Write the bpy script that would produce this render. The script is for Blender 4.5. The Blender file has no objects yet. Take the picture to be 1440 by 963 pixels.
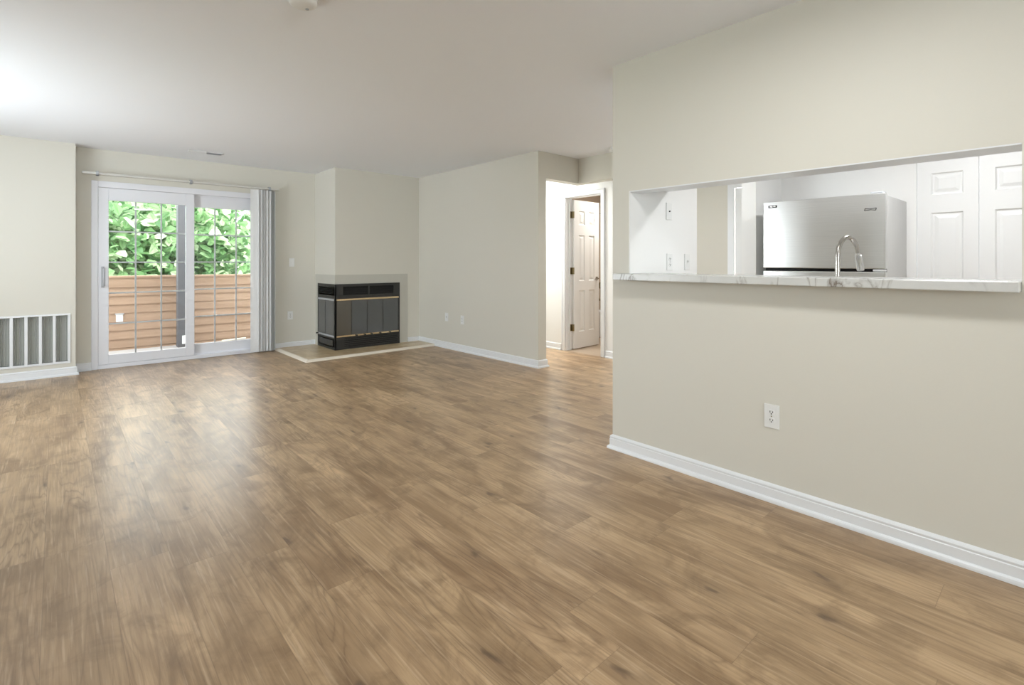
import bpy, bmesh, math, random
from mathutils import Vector, Matrix
R = math.radians
S = bpy.context.scene
COL = S.collection

# ------------------------------------------------------------------ camera, world, lights, exposure
cam_d = bpy.data.cameras.new('camera')
cam = bpy.data.objects.new('camera', cam_d); COL.objects.link(cam)
cam.location = (0, 0, 1.1887)
cam.rotation_euler = (R(90), 0, R(-42.05))
cam_d.sensor_width = 36
cam_d.lens = 36 * 711 / 1440
cam_d.shift_y = (368.5 - 481.5) / 1440
cam_d.clip_start = 0.05; cam_d.clip_end = 300
S.camera = cam

S.view_settings.view_transform = 'Standard'
S.view_settings.look = 'None'
S.view_settings.gamma = 1
S.view_settings.exposure = 0.13
S.view_settings.use_curve_mapping = False

w = bpy.data.worlds.new('sky'); S.world = w; w.use_nodes = True
bg = w.node_tree.nodes['Background']
bg.inputs[0].default_value = (0.90, 0.95, 1.0, 1)
bg.inputs[1].default_value = 6.6

sun_d = bpy.data.lights.new('sun', 'SUN'); sun_d.energy = 2.0; sun_d.angle = R(3); sun_d.color = (1, .96, .88)
sun = bpy.data.objects.new('sun', sun_d); COL.objects.link(sun)
sun.rotation_euler = (R(42), 0, R(-25))         # from behind the building, high, onto the trees

def area(name, loc, rot, sx, sy, power, color=(1, 1, 1), spread=180):
    d = bpy.data.lights.new(name, 'AREA'); d.shape = 'RECTANGLE'; d.size = sx; d.size_y = sy
    d.energy = power; d.color = color; d.spread = R(spread)
    o = bpy.data.objects.new(name, d); COL.objects.link(o); o.location = loc; o.rotation_euler = rot
    return o
# fill lights added to brighten the room, at added windows in unseen walls
area('fill_light_near', (-.4, -5.94, 1.45), (R(-124), 0, R(180)), 2.6, 1.5, 140, (.86, .94, 1))
area('fill_light_left', (-1.84, 5.0, 1.40), (0, R(-92), 0), 1.4, 2.0, 55, (.85, .93, 1))

# ------------------------------------------------------------------ materials
MATS = {}
class NT:
    def __init__(s, name):
        m = bpy.data.materials.new(name); m.use_nodes = True
        s.m = m; s.t = m.node_tree; s.b = s.t.nodes['Principled BSDF']
    def n(s, typ, **kw):
        o = s.t.nodes.new(typ)
        for k, v in kw.items():
            if k.startswith('i_'):
                k = k[2:]; k = int(k) if k.isdigit() else k.replace('_', ' ')
                if hasattr(v, 'is_output') or isinstance(v, bpy.types.NodeSocket): s.t.links.new(v, o.inputs[k])
                else: o.inputs[k].default_value = v
            else: setattr(o, k, v)
        return o
    def l(s, a, b): s.t.links.new(a, b)
    def math(s, op, a, b=None, c=None):
        o = s.t.nodes.new('ShaderNodeMath'); o.operation = op
        for i, v in enumerate((a, b, c)):
            if v is None: continue
            if isinstance(v, bpy.types.NodeSocket): s.l(v, o.inputs[i])
            else: o.inputs[i].default_value = v
        return o.outputs[0]
    def mix(s, f, a, b, mode='MIX'):
        o = s.t.nodes.new('ShaderNodeMix'); o.data_type = 'RGBA'; o.blend_type = mode
        for k, v in ((0, f), (6, a), (7, b)):
            if isinstance(v, bpy.types.NodeSocket): s.l(v, o.inputs[k])
            else: o.inputs[k].default_value = v
        return o.outputs[2]
    def ramp(s, f, stops):
        o = s.t.nodes.new('ShaderNodeValToRGB'); s.l(f, o.inputs[0])
        e = o.color_ramp.elements
        while len(e) < len(stops): e.new(.5)
        for q, (p, c) in zip(e, stops): q.position = p; q.color = c
        return o.outputs[0]
    def bump(s, h, strength=.1, dist=.01):
        o = s.n('ShaderNodeBump', i_Strength=strength, i_Distance=dist, i_Height=h); s.l(o.outputs[0], s.b.inputs['Normal'])

def srgb(r, g, b):
    f = lambda c: (c / 255 / 12.92) if c / 255 <= .04045 else ((c / 255 + .055) / 1.055) ** 2.4
    return (f(r), f(g), f(b), 1)

def simple(name, col, rough=.5, metal=0, noise=.02, scale=8, bump=0, bscale=200, spec=.5):
    k = NT(name); k.b.inputs['Roughness'].default_value = rough; k.b.inputs['Metallic'].default_value = metal
    k.b.inputs['Specular IOR Level'].default_value = spec
    tc = k.n('ShaderNodeTexCoord').outputs['Object']
    ns = k.n('ShaderNodeTexNoise', i_Vector=tc, i_Scale=scale).outputs[0]
    lo = tuple(max(0, c * (1 - noise)) for c in col[:3]) + (1,); hi = tuple(min(1, c * (1 + noise)) for c in col[:3]) + (1,)
    k.l(k.mix(ns, lo, hi), k.b.inputs['Base Color'])
    if bump:
        k.bump(k.n('ShaderNodeTexNoise', i_Vector=tc, i_Scale=bscale, i_Detail=4.).outputs[0], bump, .002)
    MATS[name] = k.m
    return k

simple('wall_paint', srgb(216, 213, 202), .6, noise=.008, scale=1.5, bump=.12, bscale=160)
simple('kitchen_paint', srgb(240, 240, 238), .6, noise=.005, scale=1.5, bump=.1, bscale=160)
simple('ceiling_paint', srgb(243, 246, 251), .8, noise=.006, scale=1, bump=.15, bscale=120)
simple('trim_white', srgb(232, 234, 236), .32, noise=.006)
simple('door_white', srgb(236, 237, 236), .38, noise=.006)
simple('vinyl_white', srgb(228, 229, 234), .3, noise=.004)
simple('rail_beige', srgb(205, 203, 196), .35)
simple('plate_white', srgb(233, 234, 232), .3, noise=.004)
simple('slot_dark', srgb(40, 38, 36), .6)
simple('bath_paint', srgb(186, 170, 152), .6, noise=.01)
simple('bath_tile', srgb(176, 158, 138), .35, noise=.08, scale=14)
simple('porcelain', srgb(240, 240, 240), .15)
simple('black_metal', srgb(46, 46, 44), .42, noise=.05)
simple('black_deep', srgb(10, 10, 10), .6)
simple('brass', srgb(222, 200, 165), .25, 1, noise=.03)
simple('hinge_brass', srgb(150, 138, 108), .35, 1, noise=.03)
simple('nickel', srgb(190, 186, 180), .25, 1, noise=.02)
simple('chrome', srgb(225, 225, 225), .12, 1, noise=.01)
simple('grey_plastic', srgb(172, 174, 178), .35)
simple('filter_grey', srgb(184, 185, 181), .8, noise=.04, scale=30)
simple('concrete', srgb(170, 165, 162), .85, noise=.08, scale=12, bump=.3, bscale=60)
simple('post_grey', srgb(88, 88, 92), .6, noise=.05)
simple('bark', srgb(88, 74, 60), .9, noise=.3, scale=10, bump=.5, bscale=30)
simple('grass', srgb(96, 128, 62), .9, noise=.3, scale=1.2)
simple('facade', srgb(178, 158, 140), .8, noise=.05)
simple('surround_stone', srgb(193, 191, 181), .4, noise=.03, scale=20)
simple('reducer', srgb(232, 222, 206), .35, noise=.03)
simple('stick_white', srgb(235, 225, 205), .5)
simple('fridge_side', srgb(196, 196, 194), .45, noise=.01, bump=.1, bscale=300)
simple('sheet_steel', srgb(200, 200, 200), .3, 1)

# glass
k = NT('window_glass')
t = k.t; t.nodes.remove(k.b)
gl = k.n('ShaderNodeBsdfGlossy', i_Roughness=0.0); tr = k.n('ShaderNodeBsdfTransparent', i_Color=(.97, .98, .97, 1))
fr = k.n('ShaderNodeFresnel', i_IOR=1.45)
mx = k.n('ShaderNodeMixShader'); k.l(fr.outputs[0], mx.inputs[0]); k.l(tr.outputs[0], mx.inputs[1]); k.l(gl.outputs[0], mx.inputs[2])
k.l(mx.outputs[0], t.nodes['Material Output'].inputs[0]); MATS['window_glass'] = k.m
k = simple('smoked_glass', srgb(84, 86, 86), .06, noise=.1, scale=3, spec=.8)
k = simple('smoked_glass_brown', srgb(88, 84, 76), .12, noise=.1, scale=3, spec=.6)

# blinds: slightly translucent vinyl
k = simple('vane_vinyl', srgb(236, 236, 235), .45, noise=.01)
trn = k.n('ShaderNodeBsdfTranslucent'); trn.inputs[0].default_value = (.9, .9, .9, 1)
mx = k.n('ShaderNodeMixShader', i_0=.3); k.l(k.b.outputs[0], mx.inputs[1]); k.l(trn.outputs[0], mx.inputs[2])
k.l(mx.outputs[0], k.t.nodes['Material Output'].inputs[0])

# lamp diffuser
k = NT('lamp_diffuser'); k.b.inputs['Base Color'].default_value = (.9, .9, .88, 1)
k.b.inputs['Emission Color'].default_value = (1, .97, .92, 1); k.b.inputs['Emission Strength'].default_value = 3
MATS['lamp_diffuser'] = k.m

# brushed stainless refrigerator front
k = NT('stainless'); tc = k.n('ShaderNodeTexCoord').outputs['Object']
mp = k.n('ShaderNodeMapping', i_Vector=tc, i_Scale=(4., 4., 900.)).outputs[0]
ns = k.n('ShaderNodeTexNoise', i_Vector=mp, i_Scale=1., i_Detail=3.).outputs[0]
k.l(k.ramp(ns, [(.3, srgb(208, 208, 206)), (.7, srgb(220, 220, 218))]), k.b.inputs['Base Color'])
k.b.inputs['Metallic'].default_value = .9; k.b.inputs['Roughness'].default_value = .34
k.b.inputs['Anisotropic'].default_value = .6
MATS['stainless'] = k.m

# marble look laminate
k = NT('marble'); tc = k.n('ShaderNodeTexCoord').outputs['Object']
mp = k.n('ShaderNodeMapping', i_Vector=tc, i_Rotation=(R(35), R(10), R(30)), i_Scale=(1., 2.2, 1.)).outputs[0]
n1 = k.n('ShaderNodeTexNoise', i_Vector=mp, i_Scale=2.4, i_Detail=5., i_Roughness=.5, i_Distortion=.8).outputs[0]
v = k.math('ABSOLUTE', k.math('SUBTRACT', n1, .5))
n2 = k.n('ShaderNodeTexNoise', i_Vector=mp, i_Scale=1.1, i_Detail=3.).outputs[0]
vein = k.ramp(v, [(0, (1, 1, 1, 1)), (.008, (.5, .5, .5, 1)), (.03, (0, 0, 0, 1))])
base = k.mix(n2, srgb(214, 214, 211), srgb(192, 193, 189))
k.l(k.mix(k.math('MULTIPLY', vein, k.ramp(n2, [(.4, (.1, .1, .1, 1)), (.6, (1, 1, 1, 1))])), base, srgb(120, 110, 100)), k.b.inputs['Base Color'])
k.b.inputs['Roughness'].default_value = .25
MATS['marble'] = k.m

# wood plank floor
def wood():
    k = NT('plank_floor')
    W, L = .19, 1.25
    geo = k.n('ShaderNodeTexCoord').outputs['Object']
    sep = k.n('ShaderNodeSeparateXYZ', i_0=geo); X, Y = sep.outputs[0], sep.outputs[1]
    xr = k.math('DIVIDE', k.math('SUBTRACT', X, 1.105), W)
    row = k.math('FLOOR', xr); fx = k.math('SUBTRACT', xr, row)
    wr = k.n('ShaderNodeTexWhiteNoise', noise_dimensions='1D'); k.l(row, wr.inputs['W'])
    yr = k.math('ADD', k.math('DIVIDE', Y, L), k.math('MULTIPLY', wr.outputs[0], 7.3))
    col = k.math('FLOOR', yr); fy = k.math('SUBTRACT', yr, col)
    cid = k.n('ShaderNodeCombineXYZ', i_0=row, i_1=col)
    wn = k.n('ShaderNodeTexWhiteNoise', noise_dimensions='2D', i_Vector=cid.outputs[0])
    rnd, rcol = wn.outputs[0], wn.outputs[1]
    sr = k.n('ShaderNodeSeparateXYZ', i_0=rcol)
    # plank local coords with random offset
    lx = k.math('ADD', X, k.math('MULTIPLY', sr.outputs[0], 13.))
    ly = k.math('ADD', Y, k.math('MULTIPLY', sr.outputs[1], 17.))
    lv = k.n('ShaderNodeCombineXYZ', i_0=lx, i_1=ly, i_2=k.math('MULTIPLY', rnd, 9.)).outputs[0]
    def nz(sx, sy, sc, det=4., rough=.55, dist=0.):
        mp = k.n('ShaderNodeMapping', i_Vector=lv, i_Scale=(sx, sy, 1.)).outputs[0]
        return k.n('ShaderNodeTexNoise', i_Vector=mp, i_Scale=sc, i_Detail=det, i_Roughness=rough, i_Distortion=dist).outputs[0]
    broad = nz(5., 1.1, 1.3, 3., .5, .6)               # soft colour bands
    fine = nz(60., 2.2, 1.6, 5., .6, .3)               # fine straight grain
    # cathedral rings: bands of a slowly varying field
    fld = nz(5.5, .55, 1.0, 3., .45, .5)
    ring = k.math('ABSOLUTE', k.math('SUBTRACT', k.math('FRACT', k.math('MULTIPLY', fld, 21.)), .5))
    ringm = k.ramp(ring, [(0.0, (1, 1, 1, 1)), (.16, (.25, .25, .25, 1)), (.5, (0, 0, 0, 1))])
    where = k.ramp(nz(3., .7, 1.2, 2.), [(.44, (0, 0, 0, 1)), (.62, (1, 1, 1, 1))])
    # knots
    mpk = k.n('ShaderNodeMapping', i_Vector=lv, i_Scale=(1.15, .5, 1.)).outputs[0]
    wob = k.n('ShaderNodeTexNoise', i_Vector=mpk, i_Scale=14., i_Detail=3.)
    off = k.n('ShaderNodeVectorMath', operation='SCALE', i_0=wob.outputs[1]); off.inputs['Scale'].default_value = .09
    pk = k.n('ShaderNodeVectorMath', operation='ADD', i_0=mpk, i_1=off.outputs[0]).outputs[0]
    vo = k.n('ShaderNodeTexVoronoi', i_Vector=pk, i_Scale=2.7); vo.voronoi_dimensions = '2D'
    kn = k.ramp(vo.outputs['Distance'], [(0.0, (1, 1, 1, 1)), (.025, (.8, .8, .8, 1)), (.06, (.25, .25, .25, 1)), (.20, (0, 0, 0, 1))])
    ks = k.n('ShaderNodeSeparateColor', i_0=vo.outputs['Color']).outputs[0]
    knot = k.math('MULTIPLY', kn, k.math('GREATER_THAN', ks, .45))
    blot = nz(2.2, 1.6, 2.2, 5., .62, 1.2)             # irregular cloudy patches
    c = k.mix(k.ramp(broad, [(.34, (0, 0, 0, 1)), (.68, (1, 1, 1, 1))]), srgb(142, 113, 82), srgb(212, 181, 142))
    c = k.mix(k.math('MULTIPLY', rnd, .55), c, srgb(176, 148, 112))
    c = k.mix(k.math('MULTIPLY', k.ramp(blot, [(.48, (0, 0, 0, 1)), (.66, (1, 1, 1, 1))]), .46), c, srgb(108, 82, 54))
    c = k.mix(k.math('MULTIPLY', k.ramp(fine, [(.38, (1, 1, 1, 1)), (.56, (0, 0, 0, 1))]), .34), c, srgb(116, 88, 58))
    c = k.mix(k.math('MULTIPLY', k.math('MULTIPLY', ringm, where), .55), c, srgb(108, 82, 56))
    c = k.mix(k.math('MULTIPLY', k.ramp(nz(80., 3., 1.3, 3.), [(.56, (0, 0, 0, 1)), (.7, (1, 1, 1, 1))]), .35), c, srgb(216, 190, 158))
    c = k.mix(k.math('MULTIPLY', knot, .8), c, srgb(84, 64, 48))
    # seams
    ex = k.math('MULTIPLY', k.math('MINIMUM', fx, k.math('SUBTRACT', 1., fx)), W)
    ey = k.math('MULTIPLY', k.math('MINIMUM', fy, k.math('SUBTRACT', 1., fy)), L)
    e = k.math('MINIMUM', ex, ey)
    seam = k.ramp(k.math('MULTIPLY', e, 100.), [(0., (1, 1, 1, 1)), (.08, (.8, .8, .8, 1)), (.15, (0, 0, 0, 1))])
    c = k.mix(k.math('MULTIPLY', seam, .4), c, srgb(108, 84, 60))
    k.l(c, k.b.inputs['Base Color'])
    rg = k.math('ADD', .27, k.math('MULTIPLY', fine, .12)); k.l(rg, k.b.inputs['Roughness'])
    k.b.inputs['Specular IOR Level'].default_value = .58
    h = k.math('SUBTRACT', k.math('ADD', k.math('MULTIPLY', fine, .25), k.math('MULTIPLY', nz(2.2, 1.2, 2.0, 2.), 1.2)), k.math('MULTIPLY', seam, .6))
    k.bump(h, .16, .004)
    MATS['plank_floor'] = k.m
wood()

# hearth tile: mottled brown ceramic with grout
k = NT('hearth_tile'); tc = k.n('ShaderNodeTexCoord').outputs['Object']
n1 = k.n('ShaderNodeTexNoise', i_Vector=tc, i_Scale=7., i_Detail=6., i_Roughness=.6).outputs[0]
c = k.ramp(n1, [(.3, srgb(176, 148, 106)), (.55, srgb(204, 182, 146)), (.75, srgb(216, 202, 176))])
br = k.n('ShaderNodeTexBrick', i_Vector=tc, i_Scale=1., i_Mortar_Size=.004, i_Brick_Width=.3, i_Row_Height=.3); br.offset = 0
k.l(k.mix(k.math('MULTIPLY', br.outputs['Fac'], .5), c, srgb(150, 140, 125)), k.b.inputs['Base Color'])
k.b.inputs['Roughness'].default_value = .3; MATS['hearth_tile'] = k.m

# lap siding colour
k = NT('siding_tan'); tc = k.n('ShaderNodeTexCoord').outputs['Object']
mp = k.n('ShaderNodeMapping', i_Vector=tc, i_Scale=(.6, 1., 9.)).outputs[0]
n1 = k.n('ShaderNodeTexNoise', i_Vector=mp, i_Scale=2., i_Detail=4.).outputs[0]
k.l(k.ramp(n1, [(.3, srgb(150, 122, 100)), (.7, srgb(166, 138, 116))]), k.b.inputs['Base Color'])
k.b.inputs['Roughness'].default_value = .6; MATS['siding_tan'] = k.m

def leafmat(name, a, b, c3):
    k = NT(name)
    g = k.n('ShaderNodeNewGeometry'); r = g.outputs['Random Per Island']
    cc = k.ramp(r, [(0, a), (.55, b), (1, c3)])
    k.l(cc, k.b.inputs['Base Color']); k.b.inputs['Roughness'].default_value = .45
    trn = k.n('ShaderNodeBsdfTranslucent'); k.l(cc, trn.inputs[0])
    mx = k.n('ShaderNodeMixShader', i_0=.4); k.l(k.b.outputs[0], mx.inputs[1]); k.l(trn.outputs[0], mx.inputs[2])
    k.l(mx.outputs[0], k.t.nodes['Material Output'].inputs[0]); MATS[name] = k.m
leafmat('leaf_maple', srgb(74, 114, 68), srgb(130, 168, 112), srgb(204, 218, 182))
leafmat('leaf_dark', srgb(46, 90, 52), srgb(78, 126, 78), srgb(140, 176, 120))

# ------------------------------------------------------------------ mesh helpers
class MB:
    def __init__(s): s.v = []; s.f = []
    def add(s, vs, fs):
        o = len(s.v); s.v += [tuple(p) for p in vs]; s.f += [tuple(i + o for i in f) for f in fs]; return s
    def box(s, x0, x1, y0, y1, z0, z1, b=0):
        x0, x1 = min(x0, x1), max(x0, x1); y0, y1 = min(y0, y1), max(y0, y1); z0, z1 = min(z0, z1), max(z0, z1)
        if b:
            bm = bmesh.new(); bmesh.ops.create_cube(bm, size=1)
            for q in bm.verts:
                q.co = Vector(((x0 + x1) / 2 + q.co.x * (x1 - x0), (y0 + y1) / 2 + q.co.y * (y1 - y0), (z0 + z1) / 2 + q.co.z * (z1 - z0)))
            bmesh.ops.bevel(bm, geom=bm.edges[:], offset=b, segments=2, affect='EDGES', profile=.5)
            bm.verts.index_update()
            s.add([q.co[:] for q in bm.verts], [[q.index for q in f.verts] for f in bm.faces]); bm.free(); return s
        return s.add([(x0, y0, z0), (x1, y0, z0), (x1, y1, z0), (x0, y1, z0), (x0, y0, z1), (x1, y0, z1), (x1, y1, z1), (x0, y1, z1)],
                     [(3, 2, 1, 0), (4, 5, 6, 7), (0, 1, 5, 4), (1, 2, 6, 5), (2, 3, 7, 6), (3, 0, 4, 7)])
    def prism(s, poly, z0, z1):
        n = len(poly)
        return s.add([(x, y, z0) for x, y in poly] + [(x, y, z1) for x, y in poly],
                     [tuple(range(n))[::-1], tuple(range(n, 2 * n))] + [(i, (i + 1) % n, n + (i + 1) % n, n + i) for i in range(n)])
    def tube(s, pts, r, n=12, cap=True):
        pts = [Vector(p) for p in pts]; rs = r if isinstance(r, (list, tuple)) else [r] * len(pts)
        rings = []; up = None
        for i, p in enumerate(pts):
            a = pts[max(i - 1, 0)]; b = pts[min(i + 1, len(pts) - 1)]; d = (b - a).normalized()
            if up is None: up = d.orthogonal().normalized()
            up = (up - d * up.dot(d)).normalized(); sd = d.cross(up)
            rings.append([p + (up * math.cos(2 * math.pi * j / n) + sd * math.sin(2 * math.pi * j / n)) * rs[i] for j in range(n)])
        vs = [v for q in rings for v in q]; fs = []
        for i in range(len(pts) - 1):
            for j in range(n):
                fs.append((i * n + j, i * n + (j + 1) % n, (i + 1) * n + (j + 1) % n, (i + 1) * n + j))
        if cap: fs.append(tuple(range(n))[::-1]); fs.append(tuple(range((len(pts) - 1) * n, len(pts) * n)))
        return s.add(vs, fs)
    def lathe(s, prof, c=(0, 0, 0), n=32):
        # prof: (r, z)
        vs = []; fs = []
        for r_, z in prof:
            for j in range(n):
                a = 2 * math.pi * j / n; vs.append((c[0] + r_ * math.cos(a), c[1] + r_ * math.sin(a), c[2] + z))
        for i in range(len(prof) - 1):
            for j in range(n):
                fs.append((i * n + j, i * n + (j + 1) % n, (i + 1) * n + (j + 1) % n, (i + 1) * n + j))
        if prof[0][0] > 1e-4: fs.append(tuple(range(n))[::-1])
        if prof[-1][0] > 1e-4: fs.append(tuple(range((len(prof) - 1) * n, len(prof) * n)))
        return s.add(vs, fs)
    def sweep(s, prof, path, side=1):
        # prof (d, z) swept along a 2D path; d grows to the left (side=1) or right (-1) of travel; mitred
        path = [Vector(p) for p in path]; m = len(prof); vs = []; fs = []
        for i, p in enumerate(path):
            dirs = []
            if i > 0: dirs.append((p - path[i - 1]).normalized())
            if i < len(path) - 1: dirs.append((path[i + 1] - p).normalized())
            ns = [Vector((-d.y, d.x)) * side for d in dirs]
            nn = ns[0] if len(ns) == 1 else (ns[0] + ns[1]) / (1 + ns[0].dot(ns[1]))
            for d, z in prof: vs.append((p.x + nn.x * d, p.y + nn.y * d, z))
        for i in range(len(path) - 1):
            for j in range(m):
                fs.append((i * m + j, i * m + (j + 1) % m, (i + 1) * m + (j + 1) % m, (i + 1) * m + j))
        fs.append(tuple(range(m))); fs.append(tuple(range((len(path) - 1) * m, len(path) * m))[::-1])
        return s.add(vs, fs)
    def xform(s, M):
        s.v = [tuple(M @ Vector(p)) for p in s.v]; return s
    def build(s, name, mat, parent=None, smooth=False, world=True):
        off = Vector((0, 0, 0))
        if parent is not None and world:
            q = parent
            while q is not None: off += q.location; q = q.parent
        me = bpy.data.meshes.new(name)
        me.from_pydata([(p[0] - off.x, p[1] - off.y, p[2] - off.z) for p in s.v], [], s.f)
        bm = bmesh.new(); bm.from_mesh(me); bmesh.ops.recalc_face_normals(bm, faces=bm.faces); bm.to_mesh(me); bm.free()
        if smooth:
            for p in me.polygons: p.use_smooth = True
            me.set_sharp_from_angle(angle=R(35))
        me.materials.append(MATS[mat])
        o = bpy.data.objects.new(name, me); COL.objects.link(o)
        if parent is not None: o.parent = parent
        return o

def struct(name, mb, mat, smooth=False):
    o = mb.build(name, mat, None, smooth); o['kind'] = 'structure'; return o
def tag(o, label, cat, group=None, kind=None):
    o['label'] = label; o['category'] = cat
    if group: o['group'] = group
    if kind: o['kind'] = kind
    return o
def thing(name, loc, label=None, cat=None, group=None, structure=False):
    o = bpy.data.objects.new(name, None); COL.objects.link(o); o.location = loc; o.empty_display_size = .1
    if structure: o['kind'] = 'structure'
    else: tag(o, label, cat, group)
    bpy.context.view_layer.update()
    return o

# ------------------------------------------------------------------ key planes (metres)
H = 2.44
XR, XR2 = 2.647, 2.77          # pass-through wall
YK, YK2 = 1.848, 1.972         # kitchen end wall
XF, XF2 = 4.017, 4.143         # wall right of the fireplace
YB, YB2 = 7.225, 7.375         # wall with the sliding door
YV = 7.063                     # front of the closet with the return grille
XC, YC = 2.737, 6.52           # fireplace chase
XL, YN = -1.9, -6.0            # left and near walls (out of view)
XD, XD2 = 5.09, 5.21           # hall wall with the door
ZS0, ZS1 = 1.0785, 1.1185      # bar top
ZO = 1.63                      # top of the pass-through
OY0, OY1 = .125, YK            # pass-through span

# ------------------------------------------------------------------ floor, ceiling
struct('floor', MB().box(XL - .15, XD, YN - .15, YB2, -.12, 0), 'plank_floor')
struct('floor_bathroom', MB().box(XD, 7.2, 3.2, 5.42, -.12, -.001), 'bath_tile')
struct('ceiling', MB().box(XL - .15, 7.2, YN - .15, YB2, H, H + .15), 'ceiling_paint')

# ------------------------------------------------------------------ walls
w_ = MB()
w_.box(XR, XR2, OY0, OY1, 0, ZS0)              # half wall under the bar top
w_.box(XR, XR2, OY1, YK2, 0, H)                # end pier
w_.box(XR, XR2, YN, OY0, 0, H)                 # solid towards the camera
w_.box(XR, XR2, OY0, OY1, ZO, H)               # header
struct('wall_right', w_, 'wall_paint')
# white painted lining of the pass-through, as in the kitchen
struct('trim_1', MB().box(XR + .0005, XR2, OY0 + .001, OY1 - .006, ZO - .006, ZO), 'trim_white')
struct('trim_2', MB().box(XR + .0005, XR2, OY1 - .006, OY1, ZS1, ZO), 'kitchen_paint')
struct('wall_kitchen_end', MB().box(XR2, 3.496, YK, YK2, 0, H).box(4.53, 5.2, YK, YK2, 0, H).box(3.496, 4.53, YK, YK2, 2.1, H), 'kitchen_paint')
struct('wall_kitchen_back', MB().box(5.10, 5.22, .835, YK, 0, H).box(5.10, 5.22, YN, -1.36, 0, H).box(5.10, 5.22, -1.36, .835, 2.04, H).box(5.8, 5.85, -1.36, .835, 0, H), 'kitchen_paint')
struct('wall_kitchen_near', MB().box(XR2, 5.10, -1.5, -1.4, 0, H), 'kitchen_paint')
struct('wall_far', MB().box(XF, XF2, 4.013, YB, 0, H), 'wall_paint')
struct('wall_back', MB().box(XL, .288, YB, YB2, 0, H).box(2.19, 7.2, YB, YB2, 0, H).box(.288, 2.19, YB, YB2, 2.09, H), 'wall_paint')
struct('wall_closet', MB().box(XL, -.62, YV, YB, 0, H).box(.104, .155, YV, YB, 0, H).box(-.62, .104, YV, YB, .64, H).box(-.62, .104, YV, YB, 0, .145), 'wall_paint')
struct('wall_chase', MB().box(XC, XF, YC, YB, 0, H), 'wall_paint')
wn = MB().box(XL, -1.7, YN - .12, YN, 0, H).box(.9, XR, YN - .12, YN, 0, H).box(-1.7, .9, YN - .12, YN, 0, .7).box(-1.7, .9, YN - .12, YN, 2.2, H)
struct('wall_near', wn, 'wall_paint')
wl = MB().box(XL - .12, XL, YN, 4.0, 0, H).box(XL - .12, XL, 6.0, YB, 0, H).box(XL - .12, XL, 4.0, 6.0, 0, .7).box(XL - .12, XL, 4.0, 6.0, 2.2, H)
struct('wall_left', wl, 'wall_paint')
# hall: header over the opening, door wall
struct('wall_hall_header', MB().box(XF2, 4.70, 4.013, 4.133, 2.14, H).box(4.70, 4.82, YK2, 4.133, 2.14, H), 'wall_paint')
struct('wall_hall', MB().box(XD, XD2, 4.572, 5.6, 0, H).box(XD, XD2, 3.1, 3.963, 0, H).box(XD, XD2, 3.963, 4.572, 2.06, H)
       .box(XD, XD2, YK2, 2.35, 1.99, H).box(XF2, XD, 5.5, 5.6, 0, H), 'kitchen_paint')
struct('wall_passage', MB().box(XD, XD2, 2.35, 3.1, 0, H), 'wall_paint')
# bathroom
struct('wall_bathroom', MB().box(XD2, 7.2, 5.3, 5.42, 0, H).box(XD2, 7.2, 3.2, 3.3, 0, H).box(7.1, 7.2, 3.3, 5.3, 0, H), 'bath_paint')

# out-of-view windows added to house the fill lights (frames and panes)
def plain_window(name, cx, y, z0, z1, wd, axis):
    r = thing(name, (cx, y, z0), structure=True)
    fr = MB(); pn = MB()
    def bx(m, a0, a1, d0, d1, c0, c1):
        m.box(a0, a1, d0, d1, c0, c1) if axis == 'x' else m.box(d0, d1, a0, a1, c0, c1)
    u0, u1 = -wd / 2, wd / 2; hh = z1 - z0
    bx(fr, u0, u0 + .06, -.03, .03, 0, hh); bx(fr, u1 - .06, u1, -.03, .03, 0, hh); bx(fr, -.03, .03, -.03, .03, 0, hh)
    bx(fr, u0, u1, -.03, .03, 0, .06); bx(fr, u0, u1, -.03, .03, hh - .06, hh)
    bx(pn, u0 + .06, u1 - .06, -.003, .003, .06, hh - .06)
    fr.build('window_frame', 'vinyl_white', r, world=False); pn.build('pane', 'window_glass', r, world=False)
plain_window('fill_window_1', -.4, YN - .08, .7, 2.2, 2.6, 'x')
plain_window('fill_window_2', XL - .08, 5.0, .7, 2.2, 2.0, 'y')

# ------------------------------------------------------------------ baseboards
BP = [(0, 0), (.027, 0), (.027, .008), (.0245, .016), (.019, .021), (.014, .023), (.014, .062), (.0115, .065), (.0115, .069), (.013, .071),
      (.013, .076), (.009, .082), (.004, .086), (0, .088)]
def base(name, path, side): struct(name, MB().sweep(BP, path, side), 'trim_white')
base('baseboard_right', [(XR, YN), (XR, YK2), (XR2, YK2), (3.496, YK2)], 1)
base('baseboard_far', [(XF, 6.07), (XF, 4.013), (XF2, 4.013), (XF2, 5.5)], -1)
base('baseboard_left', [(XL, YV), (.155, YV), (.155, YB), (.288, YB)], -1)
base('baseboard_hall', [(XD, 5.5), (XD, 4.64)], -1)
base('baseboard_hall_right', [(XD, 3.895), (XD, 2.42)], -1)
BPH = [(d, z + .025) for d, z in BP if d < .02 or z < .001]
BPH = [(0, .025), (.014, .025)] + [(d, z + .0) for d, z in BP[6:]]
base_h = MB().sweep(BPH, [(XC, 7.192), (XC, YB), (2.19, YB)], 1); struct('baseboard_hearth_back', base_h, 'trim_white')
struct('baseboard_hearth_front', MB().sweep(BPH, [(3.825, YC), (XF, YC), (XF, 6.07)], -1), 'trim_white')

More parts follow.
